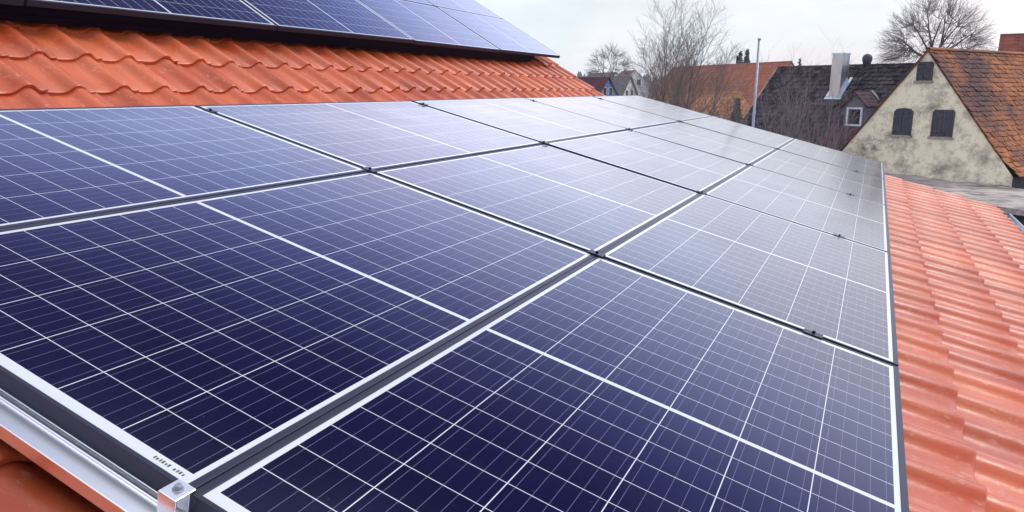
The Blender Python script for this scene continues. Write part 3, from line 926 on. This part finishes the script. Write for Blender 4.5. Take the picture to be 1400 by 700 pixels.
# ------------------------------------------------------------------ vegetation
def bare_tree(name, label, base, H, spread, cfg, seed, mats, r0, cat='tree', group=None, stems=1, lean=0.12, fork=0.35, rmin=0.003):
    """trunk and limbs in one part, all finer twigs in the crown part"""
    rg = random.Random(seed)
    tm, cm = MB(), MB()
    levels = len(cfg)
    def vec(d, ang):
        a = unit(np.cross(d, unit((rg.gauss(0, 1), rg.gauss(0, 1), rg.gauss(0, 1)))))
        return unit(d * math.cos(ang) + a * math.sin(ang))
    def vec_at(d, ang, az):
        a = unit(np.cross(d, V3(0.3, 0.9, 0.1))); b = np.cross(d, a)
        return unit(d * math.cos(ang) + (a * math.cos(az) + b * math.sin(az)) * math.sin(ang))
    def grow(p, d, ln, r, lv):
        nch, amin, amax, ratio, up, wand, sides = cfg[lv]
        ns_ = 5 if lv < 2 else 3
        pts, rads, dirs = [p], [r], [d]
        for k in range(ns_):
            d = unit(d + V3(rg.gauss(0, wand), rg.gauss(0, wand), rg.gauss(0, wand) + up))
            p = p + d * ln / ns_
            pts.append(p); dirs.append(d)
            rads.append(max(r * (1 - 0.72 * (k + 1) / ns_), rmin * 0.75))
        (tm if lv <= 1 else cm).tube(pts, rads, sides, False, lv < 2)
        if lv + 1 < levels:
            for c in range(nch):
                t = fork + (1 - fork) * (c + rg.random()) / nch if lv == 0 else 0.18 + 0.82 * (c + rg.random()) / nch
                t = min(t, 0.999)
                k = int(t * ns_); f_ = t * ns_ - k
                q = pts[k] * (1 - f_) + pts[k + 1] * f_
                rr = rads[k] * (1 - f_) + rads[k + 1] * f_
                dn = vec_at(dirs[k], R(amax - (amax - amin) * (c + rg.random()) / nch), c * 2.4 + rg.uniform(-0.3, 0.3)) if lv == 0 else vec(dirs[k], R(rg.uniform(amin, amax)))
                grow(q, dn, ln * ratio * rg.uniform(0.7, 1.2) * (1.12 - 0.45 * t), max(rr * 0.62, rmin), lv + 1)
    for s_ in range(stems):
        a = 2 * math.pi * (s_ + rg.random() * 0.6) / stems
        b = V3(math.cos(a), math.sin(a), 0) * (0.0 if stems == 1 else spread * rg.uniform(0.1, 0.35))
        grow(b, unit(V3(math.cos(a) * lean, math.sin(a) * lean, 1)), H * rg.uniform(0.8, 1.0), r0 * rg.uniform(0.7, 1.0), 0)
    root = empty(name, base, label, cat, group)
    tm.build('trunk', mats[0], root)
    if cm.n: cm.build('crown', mats[1], root)
    return root

def gpos(x, y, d):
    p = at(x, y, d); return (p[0], p[1], GZ)

CFG_UP = [(13, 18, 48, 0.42, 0.05, 0.06, 6), (10, 20, 46, 0.50, 0.10, 0.09, 4), (9, 22, 50, 0.50, 0.07, 0.12, 3), (5, 22, 55, 0.5, 0.05, 0.14, 3)]
CFG_RD = [(18, 22, 66, 0.56, 0.02, 0.05, 7), (14, 24, 54, 0.46, 0.06, 0.10, 5), (12, 22, 50, 0.52, 0.04, 0.12, 3), (8, 20, 50, 0.5, 0.02, 0.14, 3)]
CFG_DM = [(22, 5, 74, 0.82, 0.02, 0.03, 7), (15, 22, 50, 0.42, 0.07, 0.10, 5), (12, 22, 50, 0.52, 0.04, 0.12, 3), (8, 20, 50, 0.5, 0.02, 0.14, 3)]
CFG_SH = [(9, 15, 38, 0.45, 0.03, 0.10, 5), (8, 22, 50, 0.5, 0.05, 0.13, 3), (6, 22, 50, 0.5, 0.04, 0.15, 3)]
bare_tree('bare_tree', 'tall bare many-stemmed tree with upright grey branches in front of the orange roof', gpos(908, 123, 27), 8.0, 1.6, CFG_UP, 5, (MT['bark'], MT['twig']), 0.075, stems=6, lean=0.085, fork=0.40, rmin=0.004)
bare_tree('bare_tree', 'slighter bare tree with thin spreading twigs beside the tall many-stemmed one', gpos(968, 123, 29), 6.9, 1.0, CFG_UP, 9, (MT['bark'], MT['twig']), 0.06, stems=2, lean=0.13, fork=0.45, rmin=0.004)
def dome_tree(name, label, base, zt, rh, rv, zc, seed, mats, r0, nlimb=13, nsec=190, ntwig=2600, rmin=0.008):
    """short trunk, fanned limbs and a rounded crown of fine twigs that run outwards to its shell"""
    rg = np.random.default_rng(seed)
    root = empty(name, base, label, 'tree')
    tm, cm = MB(), MB()
    c = V3(0, 0, zc)
    def shell(u, k):          # point of the crown at fraction k of its radius in direction u
        return c + V3(u[0] * rh, u[1] * rh, u[2] * (rv if u[2] > 0 else rv * 0.55)) * k
    def curve(p, q, n, r1, r2, mb_, sides, sag=0.12, wob=0.05, sm=True):
        L_ = np.linalg.norm(q - p); pts = []
        o1 = rg.normal(0, wob * L_, 3)
        for k in range(n + 1):
            t = k / n
            x = p * (1 - t) + q * t
            x = x + V3(0, 0, -sag * L_) * math.sin(math.pi * t) * (1 - 0.4 * t) + o1 * math.sin(math.pi * t)
            if 0 < k < n: x = x + rg.normal(0, wob * 0.35 * L_ / n * 2, 3)
            pts.append(x)
        mb_.tube(pts, [r1 + (r2 - r1) * k / n for k in range(n + 1)], sides, False, sm)
        return pts
    st = V3(0, 0, zt)
    tm.tube([(0, 0, 0), (0.05, 0.03, zt * 0.5), st], [r0 * 1.25, r0, r0 * 0.85], 9, False, True)
    nodes = []
    for i in range(nlimb):
        az = i * 2.39996 + rg.uniform(-0.2, 0.2)
        th = math.radians(4 + 84 * ((i + 0.5) / nlimb) ** 0.75)
        u = V3(math.sin(th) * math.cos(az), math.sin(th) * math.sin(az), math.cos(th))
        q = shell(u, rg.uniform(0.55, 0.74))
        nodes += curve(st + V3(0, 0, -0.25 * rg.random()), q, 8, r0 * 0.42, r0 * 0.10, tm, 6, 0.10, 0.09)[3:]
    sec = []
    for i in range(nsec):
        u = unit(rg.normal(0, 1, 3)); u[2] = abs(u[2]) * 1.0 - 0.28 * rg.random(); u = unit(u)
        q = shell(u, rg.uniform(0.5, 0.84))
        d = [np.linalg.norm(q - n_) + 0.9 * max(0, np.linalg.norm(n_ - c) - np.linalg.norm(q - c)) for n_ in nodes]
        sec += curve(nodes[int(np.argmin(d))], q, 5, r0 * 0.10, r0 * 0.045, cm, 4, 0.06, 0.08)[2:]
    SN = np.array(sec)
    for i in range(ntwig):
        u = unit(rg.normal(0, 1, 3)); u[2] = abs(u[2]) - 0.32 * rg.random(); u = unit(u)
        q = shell(u, 1.0 - 0.30 * rg.random() ** 1.6 + rg.normal(0, 0.02))
        p = SN[int(np.argmin(np.linalg.norm(SN - (q - u * rh * 0.26), axis=1)))]
        pts = curve(p, q, 4, rmin * 1.5, rmin * 0.6, cm, 3, 0.03, 0.06, False)
        for k in (1, 2, 3):
            dq = (q - p) * rg.uniform(0.3, 0.5) + rg.normal(0, 0.16, 3) * np.linalg.norm(q - p)
            cm.tube([pts[k], pts[k] + dq * 0.5 + rg.normal(0, 0.03, 3), pts[k] + dq], [rmin, rmin * 0.8, rmin * 0.5], 3, False, False)
    tm.build('trunk', mats[0], root); cm.build('crown', mats[1], root)
    return root
def zrel(y, d): return at(700, y, d)[2] - GZ
dome_tree('bare_tree', 'round hazy bare tree standing far off above the blue house', gpos(832, 123, 100), zrel(112, 100), 3.5, 4.0, zrel(100, 100), 5, (MT['bark'], MT['twig_mid']), 0.22, 10, 80, 450, 0.010)
dome_tree('bare_tree', 'large dense bare tree with a domed crown rising behind the beige gable', gpos(1270, 123, 58), zrel(83, 58), 4.3, 5.3, zrel(78, 58), 9, (MT['bark_dark'], MT['twig_mid']), 0.32, 14, 170, 1300, 0.0075)
for k, (px, d_, H_, lab) in enumerate(((1058, 31, 7.0, 'tangled bare shrub with pale twigs against the black roof, close to the steel pole'),
                                       (1085, 30, 6.8, 'tangled bare shrub with pale twigs below the middle of the black roof'),
                                       (1112, 29, 6.1, 'tangled bare shrub with pale twigs under the metal chimney'),
                                       (1135, 28, 5.3, 'low tangled bare shrub nearest the dormer'))):
    bare_tree('bare_shrub', lab, gpos(px, 150, d_), H_, 2.6, CFG_SH, 60 + k, (MT['twig_pale'], MT['twig_pale']), 0.035, 'shrub', 'bare shrubs before the black roof', stems=6, lean=0.22, fork=0.4)
for k, (px, d_, H_, lab) in enumerate(((880, 30, 6.2, 'dense grey bare shrub at the foot of the tall bare tree'),
                                       (925, 31, 5.7, 'dense grey bare shrub between the two bare trees'),
                                       (876, 42, 6.0, 'grey bare shrub beside the blue house'),
                                       (948, 32, 5.5, 'grey bare shrub before the ochre outbuilding'))):
    bare_tree('bare_shrub', lab, gpos(px, 150, d_), H_, 2.6, CFG_SH, 80 + k, (MT['twig'], MT['twig_dark']), 0.035, 'shrub', 'bare grey shrubs', stems=7, lean=0.2, fork=0.35)

def conifer(name, label, base, H, Rr, seed, n=1600, mats=None, group=None, s=0.30):
    rg = np.random.default_rng(seed)
    root = empty(name, base, label, 'tree', group)
    mb = MB(); mb.tube([(0, 0, 0), (0, 0, H * 0.95)], [Rr * 0.09, 0.02], 7); mb.build('trunk', MT['bark_dark'], root)
    mb = MB()
    for _ in range(n):
        t = rg.random() ** 0.75
        z = H * (0.08 + 0.92 * (1 - t))
        whorl = 0.75 + 0.25 * math.sin(z / H * 60)
        rad = Rr * t * whorl * rg.uniform(0.35, 1.05)
        a = rg.uniform(0, 2 * math.pi)
        c = V3(math.cos(a) * rad, math.sin(a) * rad, z - 0.25 * rad)
        o_ = V3(math.cos(a), math.sin(a), -0.35 + rg.normal(0, 0.2)) * s * (0.5 + 0.7 * t)
        sd = V3(-math.sin(a), math.cos(a), rg.normal(0, 0.3)) * s * 0.28
        mb.add([c - o_ * 0.4 - sd * 0.6, c - o_ * 0.4 + sd * 0.6, c + o_ * 0.6 + sd, c + o_, c + o_ * 0.6 - sd], [(0, 1, 2, 3, 4)], False, rg.random())
    mb.build('crown', MT['conifer'], root)
    return root
def top_h(y, d): return at(700, y, d)[2] - GZ     # height of a tip seen at row y
conifer('conifer_tree', 'small dark green conifer beside the steel pole before the ochre roof', gpos(1008, 140, 36), top_h(134, 36) , 1.15, 3, 3600)
conifer('conifer_tree', 'shorter one of two distant firs above the orange roof ridge', gpos(1012, 80, 130), top_h(70, 130), 1.7, 4, 1400, s=0.8)
conifer('conifer_tree', 'taller one of two distant firs above the orange roof ridge', gpos(1021, 80, 132), top_h(67, 132), 1.9, 5, 1400, s=0.8)
conifer('conifer_tree', 'tiny distant fir tip over the ridge of the black roof', gpos(1094, 80, 150), top_h(80, 150), 1.4, 6, 700, s=0.8)
conifer('conifer_tree', 'tiny pointed fir far off between orange and black roofs', gpos(1072, 80, 160), top_h(83, 160), 1.5, 7, 700, s=0.8)

def leafy(name, label, base, H, rx, seed, n=2500, s=0.13, cat='shrub', m='hedge'):
    rg = np.random.default_rng(seed)
    root = empty(name, base, label, cat)
    mb = MB(); mb.tube([(0, 0, 0), (0.05, 0.02, H * 0.6)], [0.09, 0.04], 6); mb.build('trunk', MT['bark_dark'], root)
    mb = MB()
    lobes = [(V3(rg.normal(0, rx * 0.45), rg.normal(0, rx * 0.45), H * rg.uniform(0.45, 0.86)), rx * rg.uniform(0.3, 0.55)) for _ in range(11)]
    for _ in range(n):
        c0_, r_ = lobes[rg.integers(len(lobes))]
        d = unit(rg.normal(0, 1, 3)); c = c0_ + d * r_ * rg.random() ** 0.4
        c[2] = min(c[2], H)
        a = unit(rg.normal(0, 1, 3)) * s; b = unit(np.cross(a, rg.normal(0, 1, 3))) * s * 0.6
        mb.add([c - a, c - b, c + a, c + b], [(0, 1, 2, 3)], False, rg.random())
    mb.build('crown', MT['hedge'], root)
    return root
leafy('evergreen_shrub', 'dark evergreen shrub on the pole side of the small conifer', gpos(1020, 160, 33), top_h(150, 33), 0.9, 2)
leafy('evergreen_shrub', 'dark low evergreen shrub between ochre roof and small conifer', gpos(992, 158, 33), top_h(153, 33), 0.9, 3)
leafy('evergreen_tree', 'dark evergreen treetop between the orange roof and the brick red roof', gpos(1349, 62, 62), top_h(54, 62), 1.3, 8, 2600, 0.22, 'tree')

# far wooded hills
mb = MB()
def ridge(x): return 14 + 10 * math.sin(x * 0.006 + 1.0) + 6 * math.sin(x * 0.017)
pts, F = [], []
nx = 60
for i in range(nx + 1):
    a = YAW + R(75) - R(150) * i / nx
    for d_, zz in ((260, GZ - 0.5), (380, GZ + 4 + 1.5 * math.sin(i * 0.5)), (520, GZ + 9 + 2.5 * math.sin(i * 0.37 + 1)), (700, GZ + 4)):
        pts.append((CAM[0] - math.sin(a) * d_, CAM[1] + math.cos(a) * d_, zz))
for i in range(nx):
    for j in range(3):
        F.append((i * 4 + j, (i + 1) * 4 + j, (i + 1) * 4 + j + 1, i * 4 + j + 1))
mb.add(pts, F, True)
o = mb.build('hills', MT['hill']); o['kind'] = 'structure'
mb = MB()
rg = np.random.default_rng(77)
for _ in range(1500):
    i = rg.uniform(0, nx); a = YAW + R(75) - R(150) * i / nx
    d_ = rg.uniform(300, 520)
    f_ = (d_ - 260) / 260
    zb = GZ + 8.5 * f_ + 1.5 * math.sin(i * 0.45)
    c = V3(CAM[0] - math.sin(a) * d_, CAM[1] + math.cos(a) * d_, zb)
    Ht = rg.uniform(5, 10)
    q = rg.random()
    sides = 6; off = rg.random() * 6
    for (zr, rr) in ((0.0, 2.6), (0.35, 2.1), (0.62, 1.4)):
        base = [c + V3(math.cos(off + k) * rr * rg.uniform(0.7, 1.2), math.sin(off + k) * rr * rg.uniform(0.7, 1.2), Ht * zr + rg.uniform(-0.5, 0.5)) for k in np.linspace(0, 2 * math.pi, sides, endpoint=False)]
        mb.add(base + [c + V3(rg.normal(0, 0.2), rg.normal(0, 0.2), Ht * min(1, zr + 0.45))], [(k, (k + 1) % sides, sides) for k in range(sides)], False, q)
o = mb.build('far_forest', MT['forest']); tag(o, 'hazy blue green woods on the far hills', None, None, 'stuff')

# ------------------------------------------------------------------ haze: one even body of air round the scene
mh = bpy.data.materials.new('haze_air'); mh.use_nodes = True
t = mh.node_tree
for n_ in list(t.nodes):
    if n_.type == 'BSDF_PRINCIPLED': t.nodes.remove(n_)
pv_ = t.nodes.new('ShaderNodeVolumePrincipled')
pv_.inputs['Color'].default_value = (0.86, 0.92, 1.0, 1)
pv_.inputs['Density'].default_value = 0.00045
pv_.inputs['Anisotropy'].default_value = 0.2
t.links.new(pv_.outputs[0], [n_ for n_ in t.nodes if n_.type == 'OUTPUT_MATERIAL'][0].inputs['Volume'])
mb = MB()
mb.box((-900, -200, GZ - 1), (1800, 0, 0), (0, 1000, 0), (0, 0, 32))
o = mb.build('haze', mh); o['kind'] = 'stuff'
